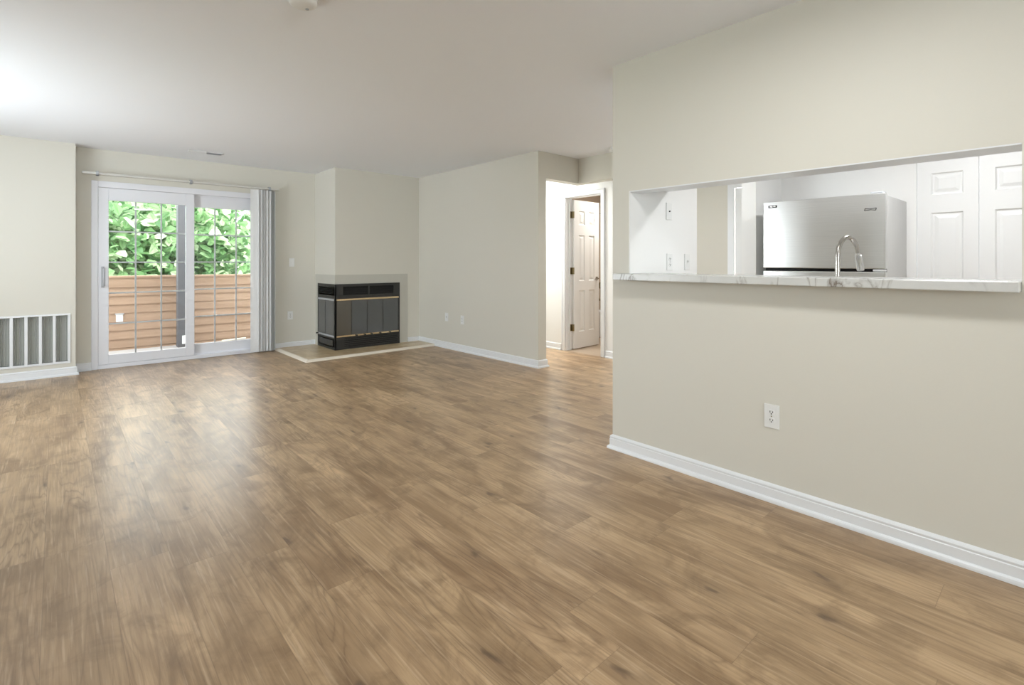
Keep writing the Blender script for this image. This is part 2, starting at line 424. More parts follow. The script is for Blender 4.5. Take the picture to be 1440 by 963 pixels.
# ------------------------------------------------------------------ sliding door
d1 = thing('door_1', (.288, YB, 0), structure=True)
F0 = YB - .012
fr = MB()
fr.box(.288, .345, F0, YB2 + .01, 0, 2.09, .004).box(2.133, 2.19, F0, YB2 + .01, 0, 2.09, .004)
fr.box(.345, 2.133, F0, YB2 + .01, 2.02, 2.09, .004).box(.345, 2.133, F0 + .002, YB2 + .01, 0, .045, .004)
fr.box(.345, 2.133, F0 + .045, F0 + .055, 2.0, 2.02).box(.345, 2.133, F0 + .045, F0 + .055, .045, .055)
fr.build('door_frame', 'vinyl_white', d1)
def sash(x0, x1, gx0, gx1, gz0, gz1, y, z0, z1, mx):
    a, b = y, y + .038
    m = MB().box(x0, gx0, a, b, z0, z1, .003).box(gx1, x1, a, b, z0, z1, .003).box(gx0, gx1, a, b, gz1, z1, .003).box(gx0, gx1, a, b, z0, gz0, .003)
    s_ = m.build('sash', 'vinyl_white', d1)
    g = MB().box(gx0, gx1, y + .017, y + .021, gz0, gz1); g.build('pane', 'window_glass', s_)
    q = MB(); nr = 5; t_ = .008
    for xx in mx: q.box(xx - t_, xx + t_, y + .023, y + .031, gz0, gz1)
    for i in range(1, nr):
        z = gz0 + (gz1 - gz0) * i / nr; q.box(gx0, gx1, y + .0235, y + .0305, z - t_, z + t_)
    q.build('muntin_grid', 'vinyl_white', s_)
sash(.347, 1.262, .438, 1.172, .148, 1.880, F0 + .006, .047, 2.018, (.683, .928))
sash(1.20, 2.131, 1.268, 2.03, .172, 1.868, F0 + .058, .055, 2.018, (1.499, 1.742))
hd = MB()
hd.tube([(.395, F0 + .006, 1.12), (.395, F0 - .028, 1.115), (.395, F0 - .038, 1.08), (.395, F0 - .038, .965), (.395, F0 - .028, .93), (.395, F0 + .006, .925)], .010, 10)
hd.box(.372, .400, F0 - .004, F0 + .006, .905, 1.14, .002)
hd.build('door_handle', 'grey_plastic', d1, True)

# ------------------------------------------------------------------ vertical blind stacked at the right
bl = thing('vertical_blind', (1.2, YB - .09, 2.18), 'white vertical blind drawn to the right of the glass sliding door', 'blind')
YR = YB - .09
MB().box(.205, 2.222, YR - .02, YR + .02, 2.144, 2.170, .004).build('headrail', 'rail_beige', bl)
for xx in (.335, 1.21, 2.1):
    b_ = MB().box(xx - .012, xx + .012, YR - .024, YB, 2.172, 2.180).box(xx - .012, xx + .012, YR - .03, YR - .022, 2.128, 2.180).box(xx - .012, xx + .012, YR - .03, YR + .01, 2.130, 2.139)
    b_.build('bracket', 'grey_plastic', bl)
rnd = random.Random(4)
nv = 13
for i in range(nv):
    xx = 1.915 + i * (2.175 - 1.915) / (nv - 1)
    ang = R([-20, -48, -30, -55, -38, -18, -45, -28, -50, 40, 62, 50, 70][i])
    m = MB(); wdt = .086; seg = 6
    ps = []
    for j in range(seg + 1):
        u = (j / seg - .5); ps.append((u * wdt, .007 * (1 - 4 * u * u)))
    poly = [(x, y) for x, y in ps] + [(x, y - .0012) for x, y in reversed(ps)]
    m.prism(poly, .022, 2.135)
    M = Matrix.Translation((xx, YR, 0)) @ Matrix.Rotation(ang, 4, 'Z'); m.xform(M)
    m.build('vane', 'vane_vinyl', bl, True)

# ------------------------------------------------------------------ return air grille
gr = thing('return_air_grille', (-.26, YV, .145), 'large white return air grille with grey filter low on the left wall', 'vent')
g = MB(); yy = YV - .008
g.box(-.63, .114, yy, YV + .02, .632, .650, .002).box(-.63, .114, yy, YV + .02, .130, .152, .002)
g.box(.092, .114, yy, YV + .02, .152, .632, .002).box(-.63, -.60, yy, YV + .02, .152, .632, .002)
g.build('grille_frame', 'trim_white', gr)
for i in range(6):
    xx = -.0135 - i * .1055
    MB().box(xx - .0115, xx + .0115, yy + .002, YV + .016, .150, .634).build('grille_bar', 'trim_white', gr)
fl_ = MB()
xx = -.60
while xx < .09:      # pleated filter
    fl_.add([(xx, YV + .05, .152), (xx + .006, YV + .042, .152), (xx + .012, YV + .05, .152), (xx, YV + .05, .632), (xx + .006, YV + .042, .632), (xx + .012, YV + .05, .632)],
            [(0, 1, 4, 3), (1, 2, 5, 4)]); xx += .012
fl_.box(-.60, .095, YV + .05, YV + .06, .152, .632)
fl_.build('filter', 'filter_grey', gr)

# ------------------------------------------------------------------ hearth
he = thing('hearth', (2.2, 6.07, 0), 'low brown tiled hearth with pale edging in front of the black fireplace', 'hearth')
HX, HY_ = 2.235, 6.105
MB().prism([(HX, HY_), (XF, HY_), (XF, YC), (XC, YC), (XC, YB), (HX, YB)], 0.0005, .024).build('tile_slab', 'hearth_tile', he)
MB().sweep([(0, 0), (.045, 0), (.043, .006), (.02, .022), (.0, .027)], [(HX, YB), (HX, HY_), (XF, HY_)], -1).build('edging', 'reducer', he)

# ------------------------------------------------------------------ fireplace
fp = thing('fireplace', (XC, YC, .024), 'black corner fireplace with smoked glass doors and brass rails set in the chase', 'fireplace')
su = MB()
t_ = .006
su.box(XC - t_, 3.82, YC - t_, YC, .897, 1.02).box(3.685, 3.82, YC - t_, YC, .024, .897).box(XC - t_, XC, YC, 7.192, .897, 1.02).box(XC - t_, XC, 7.10, 7.192, .024, .897)
su.build('stone_surround', 'surround_stone', fp)
fx0, fx1 = XC - .010, 3.683; fy0, fy1 = YC - .022, 7.098
bz0, bz1 = .025, .896
# body: front and side black metal faces (thin casing standing proud of the chase)
bd = MB()
yb0 = fy0 + .014
bd.box(fx0 + .014, fx1, yb0, YC, bz0, bz1).box(fx0 + .014, XC, yb0, fy1, bz0, bz1)
bd.build('firebox_back', 'black_deep', fp)
f = MB()
# front frame
f.box(fx0, fx0 + .020, fy0, yb0 + .002, bz0, bz1, .002)          # corner post front
f.box(fx1 - .03, fx1, fy0, yb0, bz0, bz1, .002)
f.box(fx0 + .015, fx1 - .03, fy0, yb0, bz1 - .035, bz1, .002)
f.box(fx0 + .015, fx1 - .03, fy0, yb0, .70, .745, .002)
f.box(3.19, 3.215, fy0, yb0, .745, bz1 - .03)
f.box(fx0 + .015, fx0 + .11, fy0, yb0, .745, bz1 - .03)
f.box(fx1 - .10, fx1 - .03, fy0, yb0, .745, bz1 - .03)
f.box(fx0 + .015, fx1 - .03, fy0, yb0, .165, .195, .002)
f.box(fx0 + .015, fx1 - .03, fy0, yb0, bz0, .055, .002)
f.box(fx0 + .015, fx0 + .13, fy0, yb0, .055, .165)
# side frame
f.box(fx0, fx0 + .016, fy0, fy0 + .03, bz0, bz1, .002)
f.box(fx0, fx0 + .016, fy1 - .03, fy1, bz0, bz1, .002)
for a_, b_ in ((bz1 - .035, bz1), (.70, .745), (.165, .195), (bz0, .055)):
    f.box(fx0, fx0 + .016, fy0 + .02, fy1 - .03, a_, b_, .002)
f.build('metal_frame', 'black_metal', fp)
lv = MB()
for i in range(4):
    z = .765 + i * .026
    for a_, b_ in ((fx0 + .11, 3.19), (3.215, fx1 - .10)):
        lv.add([(a_, fy0 + .003, z), (b_, fy0 + .003, z), (b_, fy0 + .013, z + .018), (a_, fy0 + .013, z + .018), (a_, fy0 + .004, z - .002), (b_, fy0 + .004, z - .002), (b_, fy0 + .0139, z + .016), (a_, fy0 + .0139, z + .016)],
               [(0, 1, 2, 3), (4, 5, 6, 7), (0, 1, 5, 4), (2, 3, 7, 6), (0, 3, 7, 4), (1, 2, 6, 5)])
    lv.add([(fx0 + .003, fy0 + .09, z), (fx0 + .003, fy1 - .04, z), (fx0 + .013, fy1 - .04, z + .018), (fx0 + .013, fy0 + .09, z + .018)], [(0, 1, 2, 3)])
lv.build('louver', 'black_deep', fp)
lv2 = MB()
for i in range(4):
    z = .066 + i * .025
    lv2.box(fx0 + .13, fx1 - .03, fy0 + .004, fy0 + .013, z, z + .014)
lv2.box(fx0 + .004, fx0 + .013, fy0 + .085, fy1 - .045, .07, .15)
lv2.build('lower_louver', 'black_metal', fp)
# four folding glass panels at the front, two at the side
gx = [fx0 + .020, 2.957, 3.182, 3.42, fx1 - .022]
for i in range(4):
    a_, b_ = gx[i] + .002, gx[i + 1] - .002
    p_ = MB().box(a_, b_, fy0 - .002, fy0 + .006, .215, .675)
    gp = p_.build('glass_door', 'smoked_glass_brown' if i == 0 else 'smoked_glass', fp)
    e = MB().box(b_ - .005, b_ + .003, fy0 - .004, fy0 + .007, .215, .675)
    e.build('door_edge', 'black_metal', gp)
gy = [fy0 + .03, (fy0 + fy1) / 2 + .02, fy1 - .035]
for i in range(2):
    a_, b_ = gy[i] + .002, gy[i + 1] - .002
    gp = MB().box(fx0 - .002, fx0 + .006, a_, b_, .215, .675).build('glass_door', 'smoked_glass', fp)
    MB().box(fx0 - .004, fx0 + .007, b_ - .005, b_ + .003, .215, .675).build('door_edge', 'black_metal', gp)
MB().box(fx0 + .018, fx1 - .022, fy0 - .008, fy0 + .002, .676, .700, .002).build('brass_rail', 'brass', fp)
MB().box(fx0 + .018, fx1 - .022, fy0 - .008, fy0 + .002, .192, .214, .002).build('brass_rail', 'brass', fp)
MB().box(fx0 - .008, fx0 + .002, fy0 + .028, fy1 - .033, .676, .700, .002).build('side_rail', 'grey_plastic', fp)
MB().box(fx0 - .008, fx0 + .002, fy0 + .028, fy1 - .033, .192, .214, .002).build('side_rail', 'grey_plastic', fp)
for xx in (3.02, 3.14, 3.24, 3.37, 3.52):
    MB().tube([(xx, fy0 - .004, .205), (xx, fy0 - .022, .203)], .006, 10).tube([(xx, fy0 - .020, .203), (xx, fy0 - .030, .203)], .010, 12).build('knob', 'black_metal', fp, True)
MB().tube([(fx0, fy1 - .05, .205), (fx0 - .03, fy1 - .05, .205)], .006, 10).tube([(fx0 - .028, fy1 - .05, .205), (fx0 - .038, fy1 - .05, .205)], .011, 12).build('knob', 'black_metal', fp, True)

# ------------------------------------------------------------------ plates, outlets and switches (built facing -Y at the origin, then turned)
def plate(name, kind, loc, rz, label, cat, s=1.0, group=None):
    r = thing(name, loc, label, cat, group); r.rotation_euler = (0, 0, rz)
    w2, h2 = .035 * s, .0575 * s
    def B(m, nm, mat, sm=False, par=r): return m.build(nm, mat, par, sm, world=False)
    B(MB().box(-w2, w2, -.006, 0, -h2, h2, .002), 'cover_plate', 'plate_white')
    if kind == 'outlet':
        for sg in (1, -1):
            cz = sg * .0195 * s
            o = MB()
            n = 20; rr = .0165 * s
            poly = [(rr * math.cos(2 * math.pi * j / n), max(-.0125 * s, min(.0125 * s, rr * math.sin(2 * math.pi * j / n)))) for j in range(n)]
            o.prism(poly, -.001, .0025); o.xform(Matrix.Translation((0, -.0062, cz)) @ Matrix.Rotation(R(90), 4, 'X'))
            rec = B(o, 'receptacle', 'plate_white')
            q = MB().box(-.0075 * s, -.0045 * s, -.0094, -.0084, cz - .001, cz + .008 * s).box(.0045 * s, .0075 * s, -.0094, -.0084, cz - .001, cz + .0065 * s)
            q.tube([(0, -.0084, cz - .0065 * s), (0, -.0094, cz - .0065 * s)], .003 * s, 10)
            B(q, 'slot', 'slot_dark', False, rec)
        B(MB().tube([(0, -.0055, 0), (0, -.0072, 0)], .003, 10), 'screw', 'nickel')
    elif kind == 'switch':
        B(MB().box(-.008 * s, .008 * s, -.0075, -.006, -.013 * s, .013 * s), 'bezel', 'plate_white')
        tg = MB().box(-.004 * s, .004 * s, -.016, -.006, -.002, .011 * s, .001)
        B(tg, 'toggle', 'plate_white')
    elif kind == 'jack':
        B(MB().tube([(0, -.006, 0), (0, -.012, 0)], .005, 12), 'jack', 'slot_dark')
    return r
plate('wall_outlet', 'outlet', (XR, 1.002, .422), R(-90), 'white double outlet on the beige wall below the bar top', 'outlet', 1.02)
plate('light_switch', 'switch', (2.418, YB, 1.184), 0, 'white light switch on the back wall beside the stacked blind', 'light switch')
plate('wall_outlet', 'outlet', (2.398, YB, .455), 0, 'white outlet low on the back wall between blind and fireplace', 'outlet')
plate('cable_plate', 'jack', (XF, 5.80, .43), R(-90), 'white cable plate low on the wall right of the fireplace, nearer the fireplace', 'wall plate')
plate('wall_outlet', 'outlet', (XF, 5.437, .42), R(-90), 'white outlet low on the wall right of the fireplace, farther from the fireplace', 'outlet')
plate('cable_plate', 'jack', (3.108, YK, 1.535), 0, 'tall white plate with a small dark jack high on the kitchen end wall', 'wall plate', 1.0)
plate('wall_outlet', 'outlet', (3.115, YK, 1.19), 0, 'white outlet just above the bar top on the kitchen end wall', 'outlet')
plate('light_switch', 'switch', (3.35, YK, 1.19), 0, 'white light switch just above the bar top near the edge of the kitchen end wall', 'light switch')

# ------------------------------------------------------------------ bar top
bt = tag(MB().prism([(2.547, OY0 + .001), (2.547, 1.90), (XR, 1.90), (XR, OY1 - .001), (2.86, OY1 - .001), (2.86, OY0 + .001)], ZS0, ZS1).build('bar_countertop', 'marble'),
         'white marble-patterned bar top with grey veins on the beige half wall', 'countertop')
md = bt.modifiers.new('bevel', 'BEVEL'); md.width = .004; md.segments = 2

# ------------------------------------------------------------------ six-panel leaf builder: leaf in local X (0..w), thickness along Y, rising Z
def panel_leaf(w, h, cols, t=.035, zb=0):
    m = MB()
    st = .11 if cols == 2 else .085
    mid = .10
    rows = [(.235, .80), (.93, 1.575 if cols == 1 else 1.56), (1.70 if cols == 2 else 1.715, h - .145)]
    if cols == 2: xs = [(st, w / 2 - mid / 2), (w / 2 + mid / 2, w - st)]
    else: xs = [(st, w - st)]
    core = .012
    y0, y1 = -t / 2, t / 2
    # frame members
    m.box(0, xs[0][0], y0, y1, zb, h); m.box(xs[-1][1], w, y0, y1, zb, h)
    if cols == 2: m.box(xs[0][1], xs[1][0], y0, y1, zb, h)
    zz = [zb] + [q for r_ in rows for q in r_] + [h]
    for a, b in xs:
        for i in range(0, len(zz), 2): m.box(a, b, y0, y1, zz[i], zz[i + 1])
        for (za, zc) in rows:
            for sg in (-1, 1):
                Y0 = sg * (t / 2); Yc = sg * (t / 2 - .010); Yr = sg * (t / 2 - .003)
                i1, i2, i3 = .010, .022, .045
                def ring(ins, y): return [(a + ins, y, za + ins), (b - ins, y, za + ins), (b - ins, y, zc - ins), (a + ins, y, zc - ins)]
                rs = ring(0, Y0) + ring(i1, Yc) + ring(i2, Yc) + ring(i3, Yr)
                fs = []
                for q in range(3):
                    for j in range(4): fs.append((q * 4 + j, q * 4 + (j + 1) % 4, q * 4 + 4 + (j + 1) % 4, q * 4 + 4 + j))
                fs.append((12, 13, 14, 15)); m.add(rs, fs)
    return m

# bifold closet doors in the kitchen
b3 = thing('door_2', (5.118, .829, 0), structure=True)
for i in range(6):
    m = panel_leaf(.361, 2.03, 1, .035, .012)
    m.xform(Matrix.Translation((5.118, .829 - i * .3642, 0)) @ Matrix.Rotation(R(-90), 4, 'Z'))
    lf = m.build('bifold_leaf', 'door_white', b3)
    if i % 2 == 0 and i:
        kb = MB().lathe([(.006, 0), (.006, .012), (.014, .02), (.016, .028), (.010, .034), (0, .035)], n=16)
        kb.xform(Matrix.Translation((5.10, .829 - i * .3642 - .03, .95)) @ Matrix.Rotation(R(-90), 4, 'Y')); kb.build('knob', 'nickel', lf, True)

# ------------------------------------------------------------------ refrigerator
fX, fBk, fyR, fyL, fT = 4.36, 5.07, .888, 1.722, 1.682
rf = thing('refrigerator', (4.7, 1.305, 0), 'stainless steel top-freezer refrigerator against the white kitchen wall', 'refrigerator')
MB().box(fX + .075, fBk, fyR + .004, fyL - .004, .02, fT - .008, .006).box(fX + .12, fBk - .05, fyR + .03, fyL - .03, 0, .03).build('cabinet_body', 'fridge_side', rf)
MB().box(fX, fX + .068, fyR, fyL, 1.140, fT, .006).build('freezer_door', 'stainless', rf)
MB().box(fX, fX + .068, fyR, fyL, .09, 1.118, .006).build('fresh_food_door', 'stainless', rf)
MB().box(fX + .03, fX + .075, fyR + .01, fyL - .01, 1.10, 1.16).box(fX + .068, fX + .076, fyR + .008, fyL - .008, .1, fT - .02).build('gasket', 'black_deep', rf)
MB().box(fX + .02, fX + .12, fyR + .015, fyR + .095, fT - .002, fT + .014, .005).build('hinge_cover', 'grey_plastic', rf)
MB().box(fX + .004, fX + .06, fyR + .004, fyR + .075, 1.121, 1.137, .004).build('center_hinge', 'trim_white', rf)
bdg = MB().box(fX - .003, fX + .001, 1.612, 1.678, 1.632, 1.652, .001)
bg_ = bdg.build('badge', 'slot_dark', rf)
e_ = MB()
for a_, b_, c_, d_ in ((1.622, 1.640, 1.638, 1.646), (1.644, 1.668, 1.638, 1.646)): e_.box(fX - .0038, fX - .0029, a_, b_, c_, d_)
e_.build('badge_mark', 'nickel', bg_)
em = MB()      # outlined slanted emblem at the right
def bar(y0, z0, y1, z1, t=.0022):
    em.tube([(fX - .001, y0, z0), (fX - .001, y1, z1)], t, 6)
P = [(1.012, 1.561), (1.008, 1.577), (.980, 1.572), (.940, 1.577), (.944, 1.561), (.975, 1.566)]
for i in range(6): bar(*P[i], *P[(i + 1) % 6])
em.build('emblem', 'slot_dark', rf)

# ------------------------------------------------------------------ kitchen cabinets, counter, sink, faucet on the pass-through side
def cabinet(name, y0, y1, x0, x1, z0, z1, label, nd, kick=False, group=None):
    r = thing(name, ((x0 + x1) / 2, (y0 + y1) / 2, z0 if not kick else 0), label, 'cabinet', group)
    b = MB().box(x0, x1 - .02, y0 + .001, y1 - .001, z0, z1)
    if kick: b.box(x0, x1 - .08, y0 + .001, y1 - .001, 0, z0)
    b.build('body', 'trim_white', r)
    wd = (y1 - y0) / nd
    for i in range(nd):
        a, c = y0 + i * wd + .003, y0 + (i + 1) * wd - .003
        m = MB().box(x1 - .02, x1, a, a + .055, z0 + .004, z1 - .004).box(x1 - .02, x1, c - .055, c, z0 + .004, z1 - .004)
        m.box(x1 - .02, x1, a + .055, c - .055, z0 + .004, z0 + .059).box(x1 - .02, x1, a + .055, c - .055, z1 - .059, z1 - .004).box(x1 - .02, x1 - .008, a + .055, c - .055, z0 + .059, z1 - .059)
        d = m.build('door', 'door_white', r)
        hy = c - .028 if i % 2 == 0 else a + .028
        hz = z0 + .1 if not kick else z1 - .2
        MB().tube([(x1, hy, hz), (x1 + .025, hy, hz), (x1 + .025, hy, hz + .1), (x1, hy, hz + .1)], .005, 8).build('handle', 'nickel', d, True)
cabinet('wall_cabinet', .93, 1.846, XR2, 3.10, 1.665, H, 'white wall cabinet over the pass-through, next to the kitchen end wall', 2)
cabinet('wall_cabinet', .02, .928, XR2, 3.10, 1.665, H, 'white wall cabinet over the pass-through, at the end nearer the closet doors', 2)
cabinet('base_cabinet', .93, 1.843, XR2 + .006, 3.38, .10, .87, 'white base cabinet behind the half wall, next to the kitchen end wall', 2, True)
cabinet('base_cabinet', .02, .928, XR2 + .006, 3.38, .10, .87, 'white sink base cabinet behind the half wall under the faucet', 2, True)
sx0, sx1, sy0, sy1 = 2.95, 3.33, .45, 1.15
kc = MB().box(XR2, sx0, .02, 1.846, .87, .91).box(sx1, 3.41, .02, 1.846, .87, .91).box(sx0, sx1, .02, sy0, .87, .91).box(sx0, sx1, sy1, 1.846, .87, .91)
tag(kc.build('kitchen_countertop', 'marble'), 'white marble-patterned kitchen countertop behind the half wall', 'countertop')
sk = MB().box(sx0, sx0 + .004, sy0, sy1, .875, .909).box(sx1 - .004, sx1, sy0, sy1, .875, .909).box(sx0, sx1, sy0, sy0 + .004, .875, .909).box(sx0, sx1, sy1 - .004, sy1, .875, .909)
sk.box(sx0 - .01, sx1 + .01, sy0 - .01, sy0 + .004, .909, .913).box(sx0 - .01, sx1 + .01, sy1 - .004, sy1 + .01, .909, .913).box(sx0 - .01, sx0 + .004, sy0, sy1, .909, .913).box(sx1 - .004, sx1 + .01, sy0, sy1, .909, .913)
sk.box(sx0 + .004, sx1 - .004, sy0 + .004, sy1 - .004, .8725, .876)
tag(sk.build('kitchen_sink', 'sheet_steel'), 'stainless steel sink set in the kitchen countertop', 'sink')
fc = thing('kitchen_faucet', (2.895, .785, .91), 'brushed nickel gooseneck pull-down faucet rising behind the bar top', 'faucet')
FB = Vector((2.895, .785)); FD = Vector((.19, -.045)); L_ = FD.length; FD.normalize()
def fpnt(u, z): return (FB.x + FD.x * u, FB.y + FD.y * u, z)
MB().lathe([(.027, 0), (.027, .006), (.02, .012), (.017, .05), (.0165, .11), (.0135, .118), (0, .12)], (FB.x, FB.y, .91), 24).build('faucet_base', 'nickel', fc, True)
pts = [fpnt(0, 1.02), fpnt(0, 1.12), fpnt(0, 1.215)]
rr = .093
for i in range(1, 15):
    a = math.pi - math.pi * i / 14 * .93
    pts.append(fpnt(rr + rr * math.cos(a), 1.215 + rr * math.sin(a) * 1.08))
MB().tube(pts, .0115, 16).build('gooseneck', 'nickel', fc, True)
e0 = Vector(pts[-1]); dr = (Vector(pts[-1]) - Vector(pts[-2])).normalized()
MB().tube([e0, e0 + dr * .012, e0 + dr * .014, e0 + dr * .085, e0 + dr * .095], [.0125, .0125, .0155, .018, .016], 16).build('spray_head', 'chrome', fc, True)
MB().tube([(FB.x, FB.y - .015, .985), (FB.x, FB.y - .045, .99), (FB.x, FB.y - .10, 1.01)], [.009, .007, .005], 10).build('lever', 'nickel', fc, True)

# ------------------------------------------------------------------ hall door into the bathroom (open)
d4 = thing('door_3', (5.16, 4.562, 0), structure=True)
cs = MB()      # casing on the hall side: jambs, head
def casing(m, y0, y1, z1, x, wd=.062, t=.016):
    for a, b in ((y1, y1 + wd), (y0 - wd, y0)):
        m.box(x - t, x, a, b, 0, z1 + wd, .003); 
    m.box(x - t, x, y0, y1, z1, z1 + wd, .003)
    m.box(x - t - .006, x - t + .001, y1 + wd - .018, y1 + wd - .004, 0, z1 + wd - .004, .002); m.box(x - t - .006, x - t + .001, y0 - wd + .004, y0 - wd + .018, 0, z1 + wd - .004, .002)
    m.box(x - t - .006, x - t + .001, y0 - wd + .018, y1 + wd - .018, z1 + wd - .018, z1 + wd - .004, .002)
casing(cs, 3.968, 4.567, 2.055, XD)
cs.box(XD, XD2, 4.560, 4.572, 0, 2.06).box(XD, XD2, 3.963, 3.975, 0, 2.06).box(XD, XD2, 3.975, 4.560, 2.048, 2.06)
cs.box(XD + .06, XD + .072, 4.548, 4.560, 0, 2.048).box(XD + .06, XD + .072, 3.975, 3.987, 0, 2.048)
cs.build('door_casing', 'trim_white', d4)
hinge = Vector((5.215, 4.548)); ang = R(3)
leaf = panel_leaf(.575, 2.035, 2, .035, .012)
ML = Matrix.Translation((hinge.x, hinge.y, 0)) @ Matrix.Rotation(ang, 4, 'Z') @ Matrix.Translation((.004, -.002, 0))
leaf.xform(ML); lf = leaf.build('door_leaf', 'door_white', d4)
for z in (1.83, 1.07, .30):
    hg = MB().tube([(5.207, 4.536, z - .045), (5.207, 4.536, z + .045)], .008, 10).box(5.16, 5.205, 4.5595, 4.5585 - .004, z - .045, z + .045).box(5.205, 5.216, 4.520, 4.560, z - .045, z + .045)
    hg.build('hinge', 'hinge_brass', d4)
lv = MB()
for sg in (-1, 1):
    yk = sg * .0175
    lv.tube([(.515, yk, .955), (.515, yk + sg * .008, .955)], .028, 20).tube([(.515, yk, .955), (.515, yk + sg * .045, .955), (.50, yk + sg * .05, .955), (.41, yk + sg * .05, .950)], [.010, .010, .009, .007], 10)
lv.xform(ML); lv.build('lever_handle', 'nickel', lf, True)

# closed door in the hall, seen through the kitchen passage
d5 = thing('door_4', (5.12, 2.1, 0), structure=True)
c2 = MB().box(XD - .016, XD, 2.285, 2.352, 0, 2.0, .003).box(XD - .016, XD, YK2 + .002, 2.285, 1.935, 2.0, .003)
c2.build('door_casing', 'trim_white', d5)
MB().box(XD, XD + .04, YK2 + .002, 2.28, .01, 1.932).build('door_leaf', 'door_white', d5)

# ------------------------------------------------------------------ bathroom things seen through the door
tb = MB()
tb.box(6.36, 6.42, 3.31, 5.295, 0, .40, .01).box(7.04, 7.095, 3.31, 5.295, 0, .40, .01).box(6.42, 7.04, 3.31, 3.40, 0, .40, .01).box(6.42, 7.04, 5.22, 5.295, 0, .40, .01).box(6.42, 7.04, 3.40, 5.22, 0, .08)
tag(tb.build('bathtub', 'porcelain'), 'white bathtub in the bathroom behind the open door', 'bathtub')
sh = thing('shower_head', (6.76, 5.3, 1.98), 'metal shower head on the tan wall behind the open bathroom door', 'shower head')
MB().tube([(6.76, 5.298, 2.0), (6.76, 5.2, 2.02), (6.76, 5.15, 1.97)], .009, 10).build('shower_arm', 'nickel', sh, True)
MB().tube([(6.76, 5.155, 1.98), (6.76, 5.13, 1.945), (6.76, 5.115, 1.925)], [.012, .035, .038], 16).build('spray_face', 'nickel', sh, True)
sp = thing('tub_spout', (6.76, 5.3, .55), 'metal tub spout on the tan wall just above the bathtub rim', 'faucet')
MB().tube([(6.76, 5.299, .56), (6.76, 5.2, .56), (6.76, 5.17, .54)], [.022, .020, .018], 14).build('spout', 'hinge_brass', sp, True)
MB().tube([(6.76, 5.299, .80), (6.76, 5.285, .80)], .055, 20).tube([(6.76, 5.285, .80), (6.76, 5.25, .80)], .018, 12).build('valve_plate', 'hinge_brass', sp, True)

# ------------------------------------------------------------------ ceiling things
def smoke(loc, label):
    r = thing('smoke_detector', loc, label, 'smoke detector')
    MB().lathe([(.072, 0), (.072, -.006), (.064, -.008)], n=36).build('mounting_ring', 'plate_white', r, True, world=False)
    m = MB().lathe([(.066, -.006), (.066, -.018), (.060, -.030), (.046, -.038), (.018, -.040), (0, -.040)], n=36)
    b = m.build('housing', 'plate_white', r, True, world=False)
    MB().lathe([(.0, -.0425), (.008, -.0425), (.008, -.038)], (.026, .012, 0), 14).build('test_button', 'grey_plastic', b, world=False)
    s_ = MB()
    for i in range(10):
        a = 2 * math.pi * i / 10
        s_.tube([(math.cos(a) * .0655, math.sin(a) * .0655, -.013), (math.cos(a + .35) * .0655, math.sin(a + .35) * .0655, -.013)], .0022, 5)
    s_.build('vent_slot', 'grey_plastic', b, world=False)
smoke((.868, 2.445, H), 'round white smoke detector on the ceiling at the top edge of the picture')
smoke((4.55, 3.36, H), 'white smoke detector on the hall ceiling beside the tall wall corner')
rg = thing('ceiling_register', (1.27, 6.62, H), 'small white ceiling air register with dark louvres near the sliding door', 'vent')
rm = MB().box(1.10, 1.115, 6.56, 6.68, H - .008, H, .002).box(1.425, 1.44, 6.56, 6.68, H - .008, H, .002).box(1.10, 1.44, 6.56, 6.575, H - .008, H, .002).box(1.10, 1.44, 6.665, 6.68, H - .008, H, .002)
rm.box(1.262, 1.278, 6.56, 6.68, H - .008, H).build('register_frame', 'trim_white', rg)
ra = MB(); rb = MB()
for i in range(5):
    y = 6.58 + i * .018
    ra.add([(1.115, y, H - .002), (1.262, y, H - .002), (1.262, y + .012, H - .010), (1.115, y + .012, H - .010)], [(0, 1, 2, 3)])
    rb.add([(1.278, y + .012, H - .002), (1.425, y + .012, H - .002), (1.425, y, H - .010), (1.278, y, H - .010)], [(0, 1, 2, 3)])
for q in (ra, rb): q.v = q.v[:]; q.build('louver', 'trim_white', rg)
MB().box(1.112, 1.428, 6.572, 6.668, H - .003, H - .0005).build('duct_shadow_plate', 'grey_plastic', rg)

def lamp(loc, r_, power, label, color=(1, .985, .96)):
    t = thing('ceiling_lamp', loc, label, 'ceiling lamp')
    MB().lathe([(r_, 0), (r_, -.02), (r_ - .01, -.025)], n=32).build('lamp_base', 'nickel', t, True, world=False)
    MB().lathe([(r_ - .012, -.02), (r_ - .02, -.04), (r_ * .6, -.062), (0, -.07)], n=32).build('diffuser', 'lamp_diffuser', t, True, world=False)
    d = bpy.data.lights.new('lamp_light', 'AREA'); d.shape = 'DISK'; d.size = r_ * 2; d.energy = power; d.color = color
    o = bpy.data.objects.new('lamp_light', d); COL.objects.link(o); o.parent = t; o.location = (0, 0, -.08)
lamp((1.45, .62, H),   .17, 18.5, 'round ceiling lamp over the dining area near the bar top', (.97, .99, 1))
lamp((3.95, .45, H), .17, 25, 'round ceiling lamp in the middle of the kitchen', (.98, .99, 1))
lamp((4.6, 4.85, H), .12, 30, 'round ceiling lamp in the hall beside the bathroom door', (.98, 1, 1))
lamp((6.0, 4.2, H), .14, 22, 'round ceiling lamp in the bathroom', (1, .95, .88))
lamp((3.75, 2.45, H), .14, 10, 'round ceiling lamp in the passage behind the kitchen', (.95, .98, 1))

